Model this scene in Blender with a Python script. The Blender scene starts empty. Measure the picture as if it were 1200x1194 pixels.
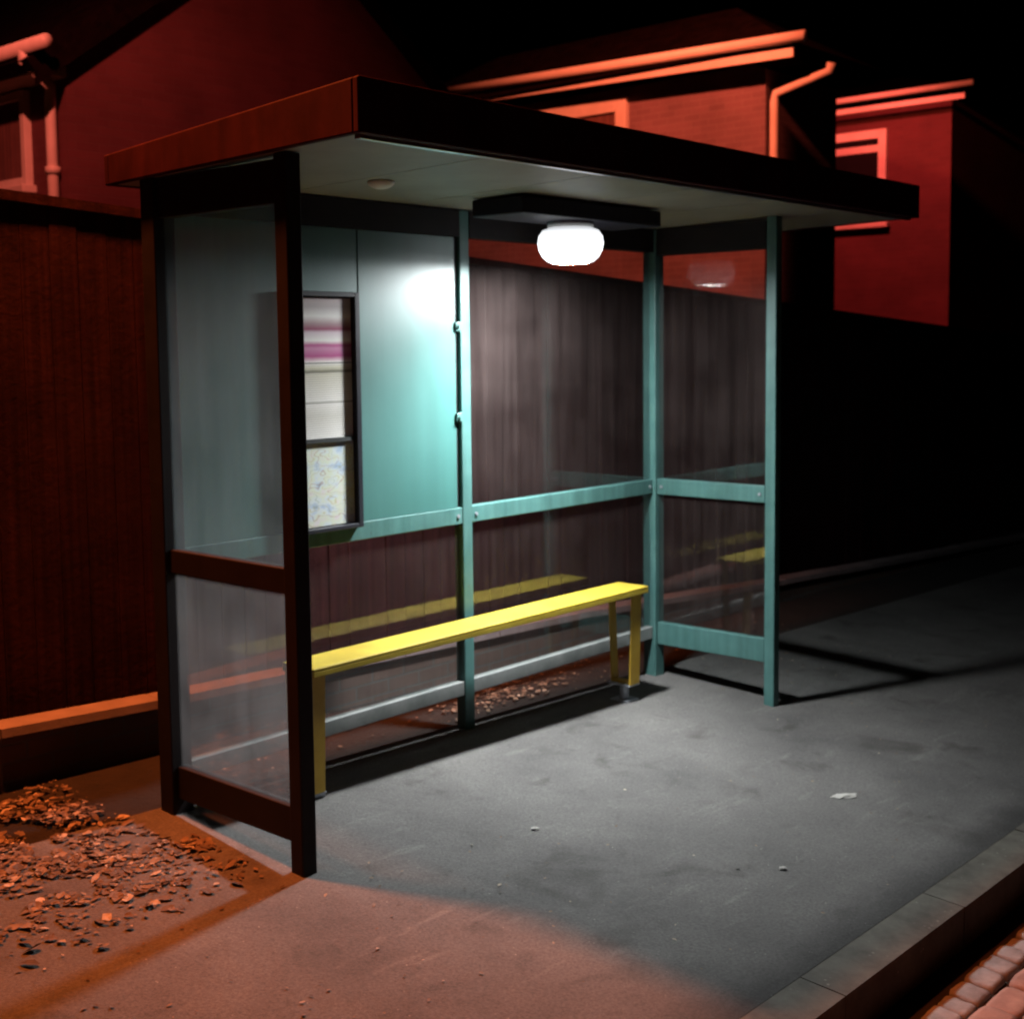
import bpy, bmesh, math, random
from mathutils import Vector, Matrix, Euler, noise as mnoise

random.seed(11)
scene = bpy.context.scene
COL = scene.collection
GX, GY = -0.0312, 0.061            # fall of the footway along the kerb and towards it


def gz(x, y):
    return GX * x + GY * y


# ------------------------------------------------------------------ materials
def nt(name):
    m = bpy.data.materials.new(name)
    m.use_nodes = True
    t = m.node_tree
    for n in list(t.nodes):
        t.nodes.remove(n)
    return m, t, t.nodes, t.links


def node(t, typ, **kw):
    n = t.nodes.new(typ)
    for k, v in kw.items():
        if k in n.inputs:
            n.inputs[k].default_value = v
        else:
            setattr(n, k, v)
    return n


def ramp(t, fac, stops):
    r = t.nodes.new('ShaderNodeValToRGB')
    e = r.color_ramp.elements
    while len(e) < len(stops):
        e.new(0.5)
    for i, (p, c) in enumerate(stops):
        e[i].position = p
        e[i].color = (*c, 1) if len(c) == 3 else c
    t.links.new(fac, r.inputs['Fac'])
    return r


def mixc(t, fac, a, b, mode='MIX'):
    m = t.nodes.new('ShaderNodeMix')
    m.data_type = 'RGBA'
    m.blend_type = mode
    for idx, v in ((0, fac), (6, a), (7, b)):
        if isinstance(v, (int, float)):
            m.inputs[idx].default_value = v
        elif isinstance(v, tuple):
            m.inputs[idx].default_value = (*v, 1)
        else:
            t.links.new(v, m.inputs[idx])
    return m.outputs[2]


def surface(name, c1, c2, scale=4.0, rough=(0.5, 0.8), bump=0.2, bscale=40.0, detail=6, bdist=0.005,
            specks=None, streak=None, metallic=0.0, spec=0.5, coat=0.0):
    """Two tone noise surface with bump; optional light specks and vertical streaks."""
    m, t, N, L = nt(name)
    out = node(t, 'ShaderNodeOutputMaterial')
    b = node(t, 'ShaderNodeBsdfPrincipled')
    b.inputs['Metallic'].default_value = metallic
    b.inputs['Specular IOR Level'].default_value = spec
    b.inputs['Coat Weight'].default_value = coat
    L.new(b.outputs[0], out.inputs[0])
    tc = node(t, 'ShaderNodeNewGeometry')
    n1 = node(t, 'ShaderNodeTexNoise', Scale=scale, Detail=detail, Roughness=0.65)
    L.new(tc.outputs['Position'], n1.inputs['Vector'])
    r = ramp(t, n1.outputs['Fac'], [(0.3, c1), (0.72, c2)])
    col = r.outputs[0]
    if streak:
        mp = node(t, 'ShaderNodeMapping')
        mp.inputs['Scale'].default_value = (streak[0], streak[0], streak[1])
        L.new(tc.outputs['Position'], mp.inputs[0])
        n3 = node(t, 'ShaderNodeTexNoise', Scale=1.0, Detail=4.0)
        L.new(mp.outputs[0], n3.inputs['Vector'])
        r3 = ramp(t, n3.outputs['Fac'], [(0.3, (streak[2],) * 3), (0.7, (1, 1, 1))])
        col = mixc(t, 1.0, col, r3.outputs[0], 'MULTIPLY')
    if specks:
        v = node(t, 'ShaderNodeTexVoronoi', Scale=specks[0])
        L.new(tc.outputs['Position'], v.inputs['Vector'])
        r2 = ramp(t, v.outputs['Distance'], [(0.0, (1, 1, 1)), (specks[1], (0, 0, 0))])
        n4 = node(t, 'ShaderNodeTexNoise', Scale=specks[0] * 0.35, Detail=2.0)
        L.new(tc.outputs['Position'], n4.inputs['Vector'])
        r4 = ramp(t, n4.outputs['Fac'], [(0.5, (0, 0, 0)), (0.62, (1, 1, 1))])
        f = mixc(t, 1.0, r2.outputs[0], r4.outputs[0], 'MULTIPLY')
        col = mixc(t, f, col, specks[2])
    L.new(col, b.inputs['Base Color'])
    rr = node(t, 'ShaderNodeMapRange')
    rr.inputs['To Min'].default_value, rr.inputs['To Max'].default_value = rough
    L.new(n1.outputs['Fac'], rr.inputs['Value'])
    L.new(rr.outputs[0], b.inputs['Roughness'])
    if bump:
        n2 = node(t, 'ShaderNodeTexNoise', Scale=bscale, Detail=8.0, Roughness=0.7)
        L.new(tc.outputs['Position'], n2.inputs['Vector'])
        bp = node(t, 'ShaderNodeBump', Strength=bump, Distance=bdist)
        L.new(n2.outputs['Fac'], bp.inputs['Height'])
        L.new(bp.outputs[0], b.inputs['Normal'])
    return m


def brick_mat(name, c1, c2, mortar, bump=0.6):
    m, t, N, L = nt(name)
    out = node(t, 'ShaderNodeOutputMaterial')
    b = node(t, 'ShaderNodeBsdfPrincipled', Roughness=0.85)
    L.new(b.outputs[0], out.inputs[0])
    g = node(t, 'ShaderNodeNewGeometry')
    s = node(t, 'ShaderNodeSeparateXYZ')
    L.new(g.outputs['Position'], s.inputs[0])
    a = node(t, 'ShaderNodeMath', operation='ADD')
    L.new(s.outputs[0], a.inputs[0]); L.new(s.outputs[1], a.inputs[1])
    c = node(t, 'ShaderNodeCombineXYZ')
    L.new(a.outputs[0], c.inputs[0]); L.new(s.outputs[2], c.inputs[1])
    br = node(t, 'ShaderNodeTexBrick', Scale=1.0)
    br.inputs['Brick Width'].default_value = 0.225
    br.inputs['Row Height'].default_value = 0.075
    br.inputs['Mortar Size'].default_value = 0.006
    br.inputs['Color1'].default_value = (*c1, 1)
    br.inputs['Color2'].default_value = (*c2, 1)
    br.inputs['Mortar'].default_value = (*mortar, 1)
    L.new(c.outputs[0], br.inputs['Vector'])
    n = node(t, 'ShaderNodeTexNoise', Scale=1.3, Detail=6.0)
    L.new(g.outputs['Position'], n.inputs['Vector'])
    r = ramp(t, n.outputs['Fac'], [(0.3, (0.65, 0.65, 0.65)), (0.7, (1.05, 1.05, 1.05))])
    L.new(mixc(t, 1.0, br.outputs['Color'], r.outputs[0], 'MULTIPLY'), b.inputs['Base Color'])
    bp = node(t, 'ShaderNodeBump', Strength=bump, Distance=0.01)
    bp.invert = True
    L.new(br.outputs['Fac'], bp.inputs['Height'])
    L.new(bp.outputs[0], b.inputs['Normal'])
    return m


def glass_mat(name, dirt=0.06, spot=0.10, refl=1.0, dcol=(0.20, 0.148, 0.140), through=0.45, run=(0.45, 1.5)):
    """Thin polycarbonate / glass sheet with a film of grime and rubbed streaks."""
    m, t, N, L = nt(name)
    out = node(t, 'ShaderNodeOutputMaterial')
    tr = node(t, 'ShaderNodeBsdfTransparent')
    tr.inputs[0].default_value = (0.95, 0.97, 0.97, 1)
    gl = node(t, 'ShaderNodeBsdfGlossy', Roughness=0.03)
    gl.inputs[0].default_value = (refl, refl, refl, 1)
    geo = node(t, 'ShaderNodeNewGeometry')
    ior = node(t, 'ShaderNodeMapRange')
    ior.inputs['To Min'].default_value, ior.inputs['To Max'].default_value = 1.5, 1 / 1.5
    L.new(geo.outputs['Backfacing'], ior.inputs['Value'])
    fr = node(t, 'ShaderNodeFresnel')
    L.new(ior.outputs[0], fr.inputs['IOR'])
    mx = node(t, 'ShaderNodeMixShader')
    L.new(fr.outputs[0], mx.inputs[0]); L.new(tr.outputs[0], mx.inputs[1]); L.new(gl.outputs[0], mx.inputs[2])
    df = node(t, 'ShaderNodeBsdfDiffuse')
    df.inputs[0].default_value = (*dcol, 1)
    tl = node(t, 'ShaderNodeBsdfTranslucent')
    tl.inputs[0].default_value = (*dcol, 1)
    dm = node(t, 'ShaderNodeMixShader')
    dm.inputs[0].default_value = through
    L.new(df.outputs[0], dm.inputs[1]); L.new(tl.outputs[0], dm.inputs[2])
    # grime: soft blotches, vertical run marks, small spots
    n1 = node(t, 'ShaderNodeTexNoise', Scale=3.0, Detail=6.0, Roughness=0.6)
    L.new(geo.outputs['Position'], n1.inputs['Vector'])
    mp = node(t, 'ShaderNodeMapping')
    mp.inputs['Scale'].default_value = (26, 26, 0.9)
    L.new(geo.outputs['Position'], mp.inputs[0])
    n2 = node(t, 'ShaderNodeTexNoise', Scale=1.0, Detail=4.0, Roughness=0.6)
    L.new(mp.outputs[0], n2.inputs['Vector'])
    v = node(t, 'ShaderNodeTexVoronoi', Scale=34.0)
    L.new(geo.outputs['Position'], v.inputs['Vector'])
    r1 = ramp(t, n1.outputs['Fac'], [(0.25, (dirt * .4,) * 3), (0.8, (dirt * 1.5,) * 3)])
    r2 = ramp(t, n2.outputs['Fac'], [(0.3, (run[0],) * 3), (0.75, (run[1],) * 3)])
    f1 = mixc(t, 1.0, r1.outputs[0], r2.outputs[0], 'MULTIPLY')
    r3 = ramp(t, v.outputs['Distance'], [(0.03, (spot,) * 3), (0.09, (0, 0, 0))])
    f2 = mixc(t, 1.0, f1, r3.outputs[0], 'ADD')
    fin = node(t, 'ShaderNodeMixShader')
    L.new(f2, fin.inputs[0]); L.new(mx.outputs[0], fin.inputs[1]); L.new(dm.outputs[0], fin.inputs[2])
    L.new(fin.outputs[0], out.inputs[0])
    return m


def emit_mat(name, col, s):
    m, t, N, L = nt(name)
    out = node(t, 'ShaderNodeOutputMaterial')
    e = node(t, 'ShaderNodeEmission')
    e.inputs[0].default_value = (*col, 1); e.inputs[1].default_value = s
    L.new(e.outputs[0], out.inputs[0])
    return m


def flat(name, c, rough=0.5):
    return surface(name, tuple(x * 0.9 for x in c), tuple(min(1, x * 1.05) for x in c), scale=8, rough=(rough, rough + .1), bump=0.03)


M = {}


def tarmac_mat():
    """Worn footway asphalt: patchy tone, stains, fine aggregate with pale chips, scuffs and a kerbside strip darkened for the joint and the fading lamplight."""
    m, t, N, L = nt('tarmac')
    out = node(t, 'ShaderNodeOutputMaterial')
    b = node(t, 'ShaderNodeBsdfPrincipled')
    L.new(b.outputs[0], out.inputs[0])
    g = node(t, 'ShaderNodeNewGeometry')
    P = g.outputs['Position']

    def noise(scale, detail=5.0, rough=.6, stretch=None, dist=0.0):
        n = node(t, 'ShaderNodeTexNoise', Scale=scale, Detail=detail, Roughness=rough, Distortion=dist)
        if stretch:
            mp = node(t, 'ShaderNodeMapping')
            mp.inputs['Scale'].default_value = stretch
            mp.inputs['Rotation'].default_value = (0, 0, .3)
            L.new(P, mp.inputs[0]); L.new(mp.outputs[0], n.inputs['Vector'])
        else:
            L.new(P, n.inputs['Vector'])
        return n.outputs['Fac']
    col = ramp(t, noise(1.1, 8.0, .65), [(0.3, (0.062, 0.060, 0.058)), (0.7, (0.138, 0.133, 0.126))]).outputs[0]
    st = ramp(t, noise(3.4, 3.0, .5, dist=.6), [(0.27, (0.58, 0.57, 0.55)), (0.42, (1, 1, 1))]).outputs[0]
    col = mixc(t, 1.0, col, st, 'MULTIPLY')
    sc = ramp(t, noise(2.6, 4.0, .6, (1.0, 5.0, 1.0)), [(0.60, (0, 0, 0)), (0.75, (.35, .35, .35))]).outputs[0]
    col = mixc(t, sc, col, (0.22, 0.215, 0.20))
    ag = ramp(t, noise(95.0, 4.0, .75), [(0.3, (0.62, 0.62, 0.62)), (0.7, (1.3, 1.3, 1.3))]).outputs[0]
    col = mixc(t, 1.0, col, ag, 'MULTIPLY')
    v = node(t, 'ShaderNodeTexVoronoi', Scale=42.0)
    L.new(P, v.inputs['Vector'])
    chip = ramp(t, v.outputs['Distance'], [(0.05, (1, 1, 1)), (0.17, (0, 0, 0))]).outputs[0]
    sel = ramp(t, noise(17.0, 2.0), [(0.57, (0, 0, 0)), (0.66, (.8, .8, .8))]).outputs[0]
    col = mixc(t, mixc(t, 1.0, chip, sel, 'MULTIPLY'), col, (0.34, 0.33, 0.30))
    # dark strip at the kerb joint, with the lamp's fall-off painted in
    s = node(t, 'ShaderNodeSeparateXYZ'); L.new(P, s.inputs[0])
    ad = node(t, 'ShaderNodeMath', operation='MULTIPLY_ADD'); ad.inputs[1].default_value = .16
    L.new(noise(4.0), ad.inputs[0]); L.new(s.outputs[1], ad.inputs[2])
    mr = node(t, 'ShaderNodeMapRange')
    mr.inputs['From Min'].default_value, mr.inputs['From Max'].default_value = -2.27, -2.10
    mr.inputs['To Min'].default_value, mr.inputs['To Max'].default_value = 0.42, 1.0
    L.new(ad.outputs[0], mr.inputs['Value'])
    cc = node(t, 'ShaderNodeCombineColor')
    for k in range(3):
        L.new(mr.outputs[0], cc.inputs[k])
    col = mixc(t, 1.0, col, cc.outputs[0], 'MULTIPLY')
    L.new(col, b.inputs['Base Color'])
    b.inputs['Roughness'].default_value = .85
    b.inputs['Specular IOR Level'].default_value = .35
    h = node(t, 'ShaderNodeMath', operation='MULTIPLY_ADD'); h.inputs[1].default_value = 3.0
    L.new(noise(5.0, 4.0), h.inputs[0]); L.new(noise(110.0, 6.0, .7), h.inputs[2])
    bp = node(t, 'ShaderNodeBump', Strength=.8, Distance=.006)
    L.new(h.outputs[0], bp.inputs['Height'])
    L.new(bp.outputs[0], b.inputs['Normal'])
    return m


M['tarmac'] = tarmac_mat()
M['kerb'] = surface('kerb_concrete', (0.045, 0.041, 0.033), (0.125, 0.116, 0.094), scale=7, specks=(30, .2, (.24, .23, .2)), rough=(0.8, 0.95), bump=0.6, bscale=60, bdist=0.004)
M['sett'] = surface('granite_sett', (0.14, 0.135, 0.135), (0.36, 0.34, 0.33), scale=9, rough=(0.55, 0.8), bump=0.7, bscale=50, bdist=0.006)
M['paver'] = surface('brick_paver', (0.15, 0.095, 0.078), (0.36, 0.25, 0.21), scale=7, rough=(0.6, 0.85), bump=0.6, bscale=50, bdist=0.005)
M['joint'] = surface('joint_dirt', (0.015, 0.013, 0.01), (0.04, 0.035, 0.028), scale=8, rough=(0.9, 1), bump=0.4)
M['earth'] = surface('earth', (0.006, 0.005, 0.004), (0.022, 0.017, 0.013), scale=5, rough=(0.9, 1), bump=0.9, bscale=30, bdist=0.03)
M['ground'] = surface('ground_earth', (0.015, 0.014, 0.01), (0.035, 0.03, 0.02), scale=0.6, rough=(0.9, 1), bump=0.3)
M['teal'] = surface('teal_paint', (0.056, 0.150, 0.140), (0.084, 0.200, 0.186), scale=9, rough=(0.36, 0.55), bump=0.12, bscale=70, streak=(24, 1.5, 0.66), specks=(21, .13, (0.06, 0.045, 0.035)))
M['teal_panel'] = surface('teal_panel', (0.040, 0.145, 0.132), (0.053, 0.172, 0.157), scale=2.0, spec=1.0, rough=(0.40, 0.50), bump=0.03, bscale=6, bdist=0.01, streak=(12, .8, 0.85))
M['dark_paint'] = surface('dark_fascia_paint', (0.046, 0.009, 0.014), (0.070, 0.014, 0.021), scale=5, spec=0.1, rough=(0.55, 0.75), bump=0.08, bscale=50, streak=(14, 3, 0.6))
M['navy'] = surface('navy_box_paint', (0.012, 0.011, 0.020), (0.02, 0.018, 0.03), scale=6, spec=0.25, rough=(0.55, 0.7), bump=0.05)
M['soffit'] = surface('soffit_sheet', (0.23, 0.23, 0.20), (0.34, 0.34, 0.30), scale=2.5, rough=(0.5, 0.65), bump=0.04, bscale=20)
M['alu'] = surface('aluminium', (0.5, 0.5, 0.5), (0.62, 0.62, 0.62), scale=10, rough=(0.25, 0.4), bump=0.05, metallic=1.0)
M['roof_felt'] = surface('roof_felt', (0.03, 0.028, 0.028), (0.06, 0.055, 0.05), scale=5, rough=(0.85, 0.95), bump=0.3)
M['yellow'] = surface('yellow_paint', (0.40, 0.285, 0.024), (0.54, 0.41, 0.042), scale=6, detail=9, rough=(0.42, 0.65), bump=0.12, bscale=45, specks=(26, .16, (0.17, 0.14, 0.06)), streak=(7, 7, 0.8))
M['yellow_leg'] = surface('yellow_leg_paint', (0.50, 0.30, 0.03), (0.62, 0.40, 0.05), scale=9, rough=(0.45, 0.6), bump=0.08, bscale=45)
M['steel'] = surface('galvanised_steel', (0.28, 0.3, 0.34), (0.42, 0.44, 0.48), scale=12, rough=(0.4, 0.6), bump=0.1, metallic=0.6)
M['black'] = surface('black_frame', (0.012, 0.013, 0.02), (0.02, 0.022, 0.03), scale=8, rough=(0.35, 0.5), bump=0.03)
M['grey_rail'] = surface('dusty_lit_rail', (0.13, 0.145, 0.14), (0.24, 0.25, 0.24), scale=7, rough=(0.5, 0.7), bump=0.15, bscale=60)  # pale grey holds both dust and the strong lamplight on the rail
M['rubber'] = flat('rubber_seal', (0.012, 0.016, 0.016), 0.6)
M['glass'] = glass_mat('grimy_glass', 0.075, 0.06)
M['glass_end'] = glass_mat('grimy_end_glass', 0.17, 0.10, 1.0, (0.36, 0.33, 0.325), 0.75, (0.8, 1.15))
M['glass_end_upper'] = glass_mat('grimy_upper_end_glass', 0.13, 0.08, 1.0, (0.32, 0.36, 0.37), 0.8, (0.8, 1.2))
M['fence'] = surface('stained_boards', (0.026, 0.0075, 0.0085), (0.055, 0.018, 0.019), scale=3, spec=0.08, rough=(0.8, 0.95), bump=0.5, bscale=25, bdist=0.01, streak=(40, 1.0, 0.45))
M['wall'] = brick_mat('low_wall_brick', (0.12, 0.07, 0.055), (0.16, 0.09, 0.07), (0.12, 0.11, 0.1))
M['coping'] = surface('coping_concrete', (0.16, 0.13, 0.13), (0.27, 0.22, 0.22), scale=4, rough=(0.8, 0.95), bump=0.4, bscale=50)
M['brick'] = brick_mat('house_brick', (0.19, 0.125, 0.155), (0.225, 0.15, 0.185), (0.25, 0.19, 0.22))
M['brick_dark'] = brick_mat('gable_brick', (0.115, 0.035, 0.045), (0.135, 0.042, 0.052), (0.13, 0.05, 0.06))
M['white'] = surface('white_gloss_paint', (0.62, 0.6, 0.55), (0.78, 0.76, 0.72), scale=3, rough=(0.4, 0.6), bump=0.04)
M['tile'] = surface('roof_tile', (0.004, 0.003, 0.003), (0.010, 0.006, 0.006), scale=6, spec=0.0, rough=(0.9, 0.98), bump=0.5, bscale=12, bdist=0.03)
M['pane'] = surface('dark_window_glass', (0.01, 0.01, 0.012), (0.015, 0.015, 0.018), scale=2, rough=(0.05, 0.1), bump=0.01)
M['curtain'] = surface('drawn_curtain', (0.14, 0.07, 0.07), (0.22, 0.11, 0.1), scale=5, rough=(0.8, .9), bump=0.1, streak=(30, .5, .5))
def bowl_mat():
    m, t, N, L = nt('lit_diffuser')
    out = node(t, 'ShaderNodeOutputMaterial')
    b = node(t, 'ShaderNodeBsdfPrincipled', Roughness=0.4)
    b.inputs['Base Color'].default_value = (.7, .72, .72, 1)
    tc = node(t, 'ShaderNodeTexCoord')
    sp = node(t, 'ShaderNodeSeparateXYZ'); L.new(tc.outputs['Generated'], sp.inputs[0])
    mr = node(t, 'ShaderNodeMapRange')
    mr.inputs['From Min'].default_value, mr.inputs['From Max'].default_value = .35, 1.0
    mr.inputs['To Min'].default_value, mr.inputs['To Max'].default_value = 3.4, 0.45
    L.new(sp.outputs[2], mr.inputs['Value'])
    b.inputs['Emission Color'].default_value = (.93, .96, 1, 1)
    L.new(mr.outputs[0], b.inputs['Emission Strength'])
    L.new(b.outputs[0], out.inputs[0])
    return m


M['lamp'] = bowl_mat()
M['lens'] = emit_mat('lit_lens', (0.95, 0.98, 1.0), 1250.0)
M['shaded_frame'] = surface('shaded_frame_paint', (0.011, 0.009, 0.010), (0.022, 0.018, 0.019), scale=6, spec=0.2, rough=(0.55, 0.7), bump=0.05, bscale=90)  # teal frame where no lamplight falls: its shade is put into the colour
M['white_plastic'] = flat('white_plastic', (0.75, 0.75, 0.72), 0.35)
M['paper'] = flat('pale_paper', (0.40, 0.39, 0.36), 0.8)


def leaf_mat():
    m, t, N, L = nt('dead_leaves')
    out = node(t, 'ShaderNodeOutputMaterial')
    b = node(t, 'ShaderNodeBsdfPrincipled', Roughness=0.75)
    L.new(b.outputs[0], out.inputs[0])
    g = node(t, 'ShaderNodeNewGeometry')
    r = ramp(t, g.outputs['Random Per Island'], [(0.0, (0.05, 0.035, 0.025)), (0.4, (0.14, 0.095, 0.06)), (0.85, (0.24, 0.17, 0.11)), (1.0, (0.5, 0.42, 0.32))])
    n = node(t, 'ShaderNodeTexNoise', Scale=40.0)
    L.new(g.outputs['Position'], n.inputs['Vector'])
    r2 = ramp(t, n.outputs['Fac'], [(0.3, (.6, .6, .6)), (.7, (1, 1, 1))])
    L.new(mixc(t, 1.0, r.outputs[0], r2.outputs[0], 'MULTIPLY'), b.inputs['Base Color'])
    return m


M['leaf'] = leaf_mat()


def sheet_mat(name, stops, lines=None):
    """A printed sheet: bands of ink down its height (object z from 0 to 1), optional ruled text grain."""
    m, t, N, L = nt(name)
    out = node(t, 'ShaderNodeOutputMaterial')
    b = node(t, 'ShaderNodeBsdfPrincipled', Roughness=0.35)
    L.new(b.outputs[0], out.inputs[0])
    tc = node(t, 'ShaderNodeTexCoord')
    s = node(t, 'ShaderNodeSeparateXYZ')
    L.new(tc.outputs['Generated'], s.inputs[0])
    n = node(t, 'ShaderNodeTexNoise', Scale=5.0, Detail=3.0)
    L.new(tc.outputs['Generated'], n.inputs['Vector'])
    a = node(t, 'ShaderNodeMath', operation='MULTIPLY_ADD')
    a.inputs[1].default_value = 0.03
    L.new(n.outputs['Fac'], a.inputs[0])
    sub = node(t, 'ShaderNodeMath', operation='SUBTRACT')
    sub.inputs[1].default_value = 0.015
    L.new(s.outputs[2], a.inputs[2]); L.new(a.outputs[0], sub.inputs[0])
    r = ramp(t, sub.outputs[0], stops)
    col = r.outputs[0]
    if lines == 'rules':
        w = node(t, 'ShaderNodeMath', operation='MULTIPLY'); w.inputs[1].default_value = 34.0
        L.new(s.outputs[2], w.inputs[0])
        fr = node(t, 'ShaderNodeMath', operation='FRACT'); L.new(w.outputs[0], fr.inputs[0])
        rr = ramp(t, fr.outputs[0], [(0.55, (1, 1, 1)), (0.62, (0.55, 0.53, 0.5))])
        col = mixc(t, 0.7, col, mixc(t, 1.0, col, rr.outputs[0], 'MULTIPLY'))
    if lines == 'map':
        mp = node(t, 'ShaderNodeMapping'); mp.inputs['Scale'].default_value = (1.3, 1.0, 1.8)
        L.new(tc.outputs['Generated'], mp.inputs[0])
        n2 = node(t, 'ShaderNodeTexNoise', Scale=3.6, Detail=3.0)
        L.new(mp.outputs[0], n2.inputs['Vector'])
        rr = ramp(t, n2.outputs['Fac'], [(0.3, (0.22, 0.38, 0.62)), (0.44, (0.62, 0.70, 0.74)), (0.56, (0.66, 0.72, 0.55)), (0.7, (0.72, 0.66, 0.68))])
        n3 = node(t, 'ShaderNodeTexNoise', Scale=3.2, Detail=1.0)
        mp2 = node(t, 'ShaderNodeMapping'); mp2.inputs['Location'].default_value = (3.1, 7.0, 1.2); mp2.inputs['Scale'].default_value = (1.0, 1.0, 2.2)
        L.new(tc.outputs['Generated'], mp2.inputs[0]); L.new(mp2.outputs[0], n3.inputs['Vector'])
        r5 = ramp(t, n3.outputs['Fac'], [(.40, (1, 1, 1)), (.415, (.6, .3, .2)), (.43, (1, 1, 1)), (.50, (1, 1, 1)), (.51, (.75, .6, .25)), (.525, (1, 1, 1)), (.60, (1, 1, 1)), (.61, (.4, .5, .4)), (.62, (1, 1, 1))])
        col = mixc(t, 0.75, col, mixc(t, 1.0, rr.outputs[0], r5.outputs[0], 'MULTIPLY'))
    L.new(col, b.inputs['Base Color'])
    return m


# ------------------------------------------------------------------ geometry helpers
def box(bm, x0, x1, y0, y1, z0, z1, bev=0.0, mat=None):
    r = bmesh.ops.create_cube(bm, size=1.0)
    vs = r['verts']
    for v in vs:
        v.co = Vector((x0 if v.co.x < 0 else x1, y0 if v.co.y < 0 else y1, z0 if v.co.z < 0 else z1))
    if bev:
        es = list({e for v in vs for e in v.link_edges})
        bmesh.ops.bevel(bm, geom=es, offset=bev, segments=2, affect='EDGES', profile=0.5)
    return vs


def prism(bm, pts, axis, a, b):
    """extrude polygon pts (two coords) along axis from a to b"""
    def P(p, t):
        if axis == 'x':
            return Vector((t, p[0], p[1]))
        if axis == 'y':
            return Vector((p[0], t, p[1]))
        return Vector((p[0], p[1], t))
    va = [bm.verts.new(P(p, a)) for p in pts]
    vb = [bm.verts.new(P(p, b)) for p in pts]
    n = len(pts)
    bm.faces.new(va); bm.faces.new(list(reversed(vb)))
    for i in range(n):
        bm.faces.new((va[i], vb[i], vb[(i + 1) % n], va[(i + 1) % n]))


def hull(bm, pts8):
    """eight corners: bottom four (ccw) then top four"""
    v = [bm.verts.new(Vector(p)) for p in pts8]
    for f in ((0, 3, 2, 1), (4, 5, 6, 7), (0, 1, 5, 4), (1, 2, 6, 5), (2, 3, 7, 6), (3, 0, 4, 7)):
        bm.faces.new([v[i] for i in f])


def tube(bm, pts, r, n=14):
    pts = [Vector(p) for p in pts]
    rings = []
    up0 = None
    for i, p in enumerate(pts):
        if i == 0:
            d = pts[1] - p
        elif i == len(pts) - 1:
            d = p - pts[i - 1]
        else:
            d = (pts[i + 1] - p).normalized() + (p - pts[i - 1]).normalized()
        d.normalize()
        ref = Vector((0, 0, 1)) if abs(d.z) < 0.9 else Vector((1, 0, 0))
        if up0 is not None:
            u = (up0 - d * up0.dot(d)).normalized()
        else:
            u = (ref - d * ref.dot(d)).normalized()
        up0 = u
        w = d.cross(u)
        rings.append([bm.verts.new(p + (u * math.cos(2 * math.pi * k / n) + w * math.sin(2 * math.pi * k / n)) * r) for k in range(n)])
    for a, b in zip(rings, rings[1:]):
        for k in range(n):
            bm.faces.new((a[k], a[(k + 1) % n], b[(k + 1) % n], b[k]))
    bm.faces.new(list(reversed(rings[0]))); bm.faces.new(rings[-1])


def dome(bm, c, rx, rz, half=None, seg=28, rings=12):
    r = bmesh.ops.create_uvsphere(bm, u_segments=seg, v_segments=rings * 2, radius=1.0)
    for v in r['verts']:
        v.co = Vector((c[0] + v.co.x * rx, c[1] + v.co.y * rx, c[2] + (min(v.co.z, 0.0) if half == 'down' else v.co.z) * rz))


def lathe(bm, cx, cy, prof, n=40):
    rings = [[bm.verts.new((cx + rr * math.cos(2 * math.pi * k / n), cy + rr * math.sin(2 * math.pi * k / n), z)) for k in range(n)] for rr, z in prof]
    for a, b in zip(rings, rings[1:]):
        for k in range(n):
            bm.faces.new((a[k], a[(k + 1) % n], b[(k + 1) % n], b[k]))
    bm.faces.new(rings[0]); bm.faces.new(list(reversed(rings[-1])))


def link(name, bm, mat, parent=None, smooth=False):
    bmesh.ops.recalc_face_normals(bm, faces=bm.faces[:])
    me = bpy.data.meshes.new(name)
    bm.to_mesh(me); bm.free()
    if smooth:
        for p in me.polygons:
            p.use_smooth = True
    me.materials.append(mat)
    o = bpy.data.objects.new(name, me)
    COL.objects.link(o)
    if parent is not None:
        o.parent = parent
        o.matrix_parent_inverse = Matrix.Translation(-world_loc(parent))
    return o


def world_loc(o):
    v = Vector(o.location)
    p = o.parent
    if p is not None:
        return world_loc(p) + v if o.type == 'EMPTY' else v
    return v


def one(name, shape, args, mat, parent=None, smooth=False):
    bm = bmesh.new()
    shape(bm, *args)
    return link(name, bm, mat, parent, smooth)


def tag(o, label=None, cat=None, group=None, kind=None):
    if label: o['label'] = label
    if cat: o['category'] = cat
    if group: o['group'] = group
    if kind: o['kind'] = kind
    return o


def thing(name, loc, label, cat, group=None):
    o = bpy.data.objects.new(name, None)
    o.empty_display_size = 0.2
    COL.objects.link(o)
    o.location = loc
    return tag(o, label, cat, group)


# ------------------------------------------------------------------ the setting
def sloped_sheet(name, x0, x1, y0, y1, dz, mat, thick=0.0, nx=1, ny=1, gy=GY):
    bm = bmesh.new()
    f = lambda x, y: GX * x + gy * y + dz
    if thick:
        hull(bm, [(x0, y0, f(x0, y0) - thick), (x1, y0, f(x1, y0) - thick), (x1, y1, f(x1, y1) - thick), (x0, y1, f(x0, y1) - thick),
                  (x0, y0, f(x0, y0)), (x1, y0, f(x1, y0)), (x1, y1, f(x1, y1)), (x0, y1, f(x0, y1))])
    else:
        v = [bm.verts.new((x, y, f(x, y))) for x, y in ((x0, y0), (x1, y0), (x1, y1), (x0, y1))]
        bm.faces.new(v)
    return tag(link(name, bm, mat), kind='structure')


KERB_IN, KERB_OUT, DROP = -2.37, -2.53, 0.13
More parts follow.
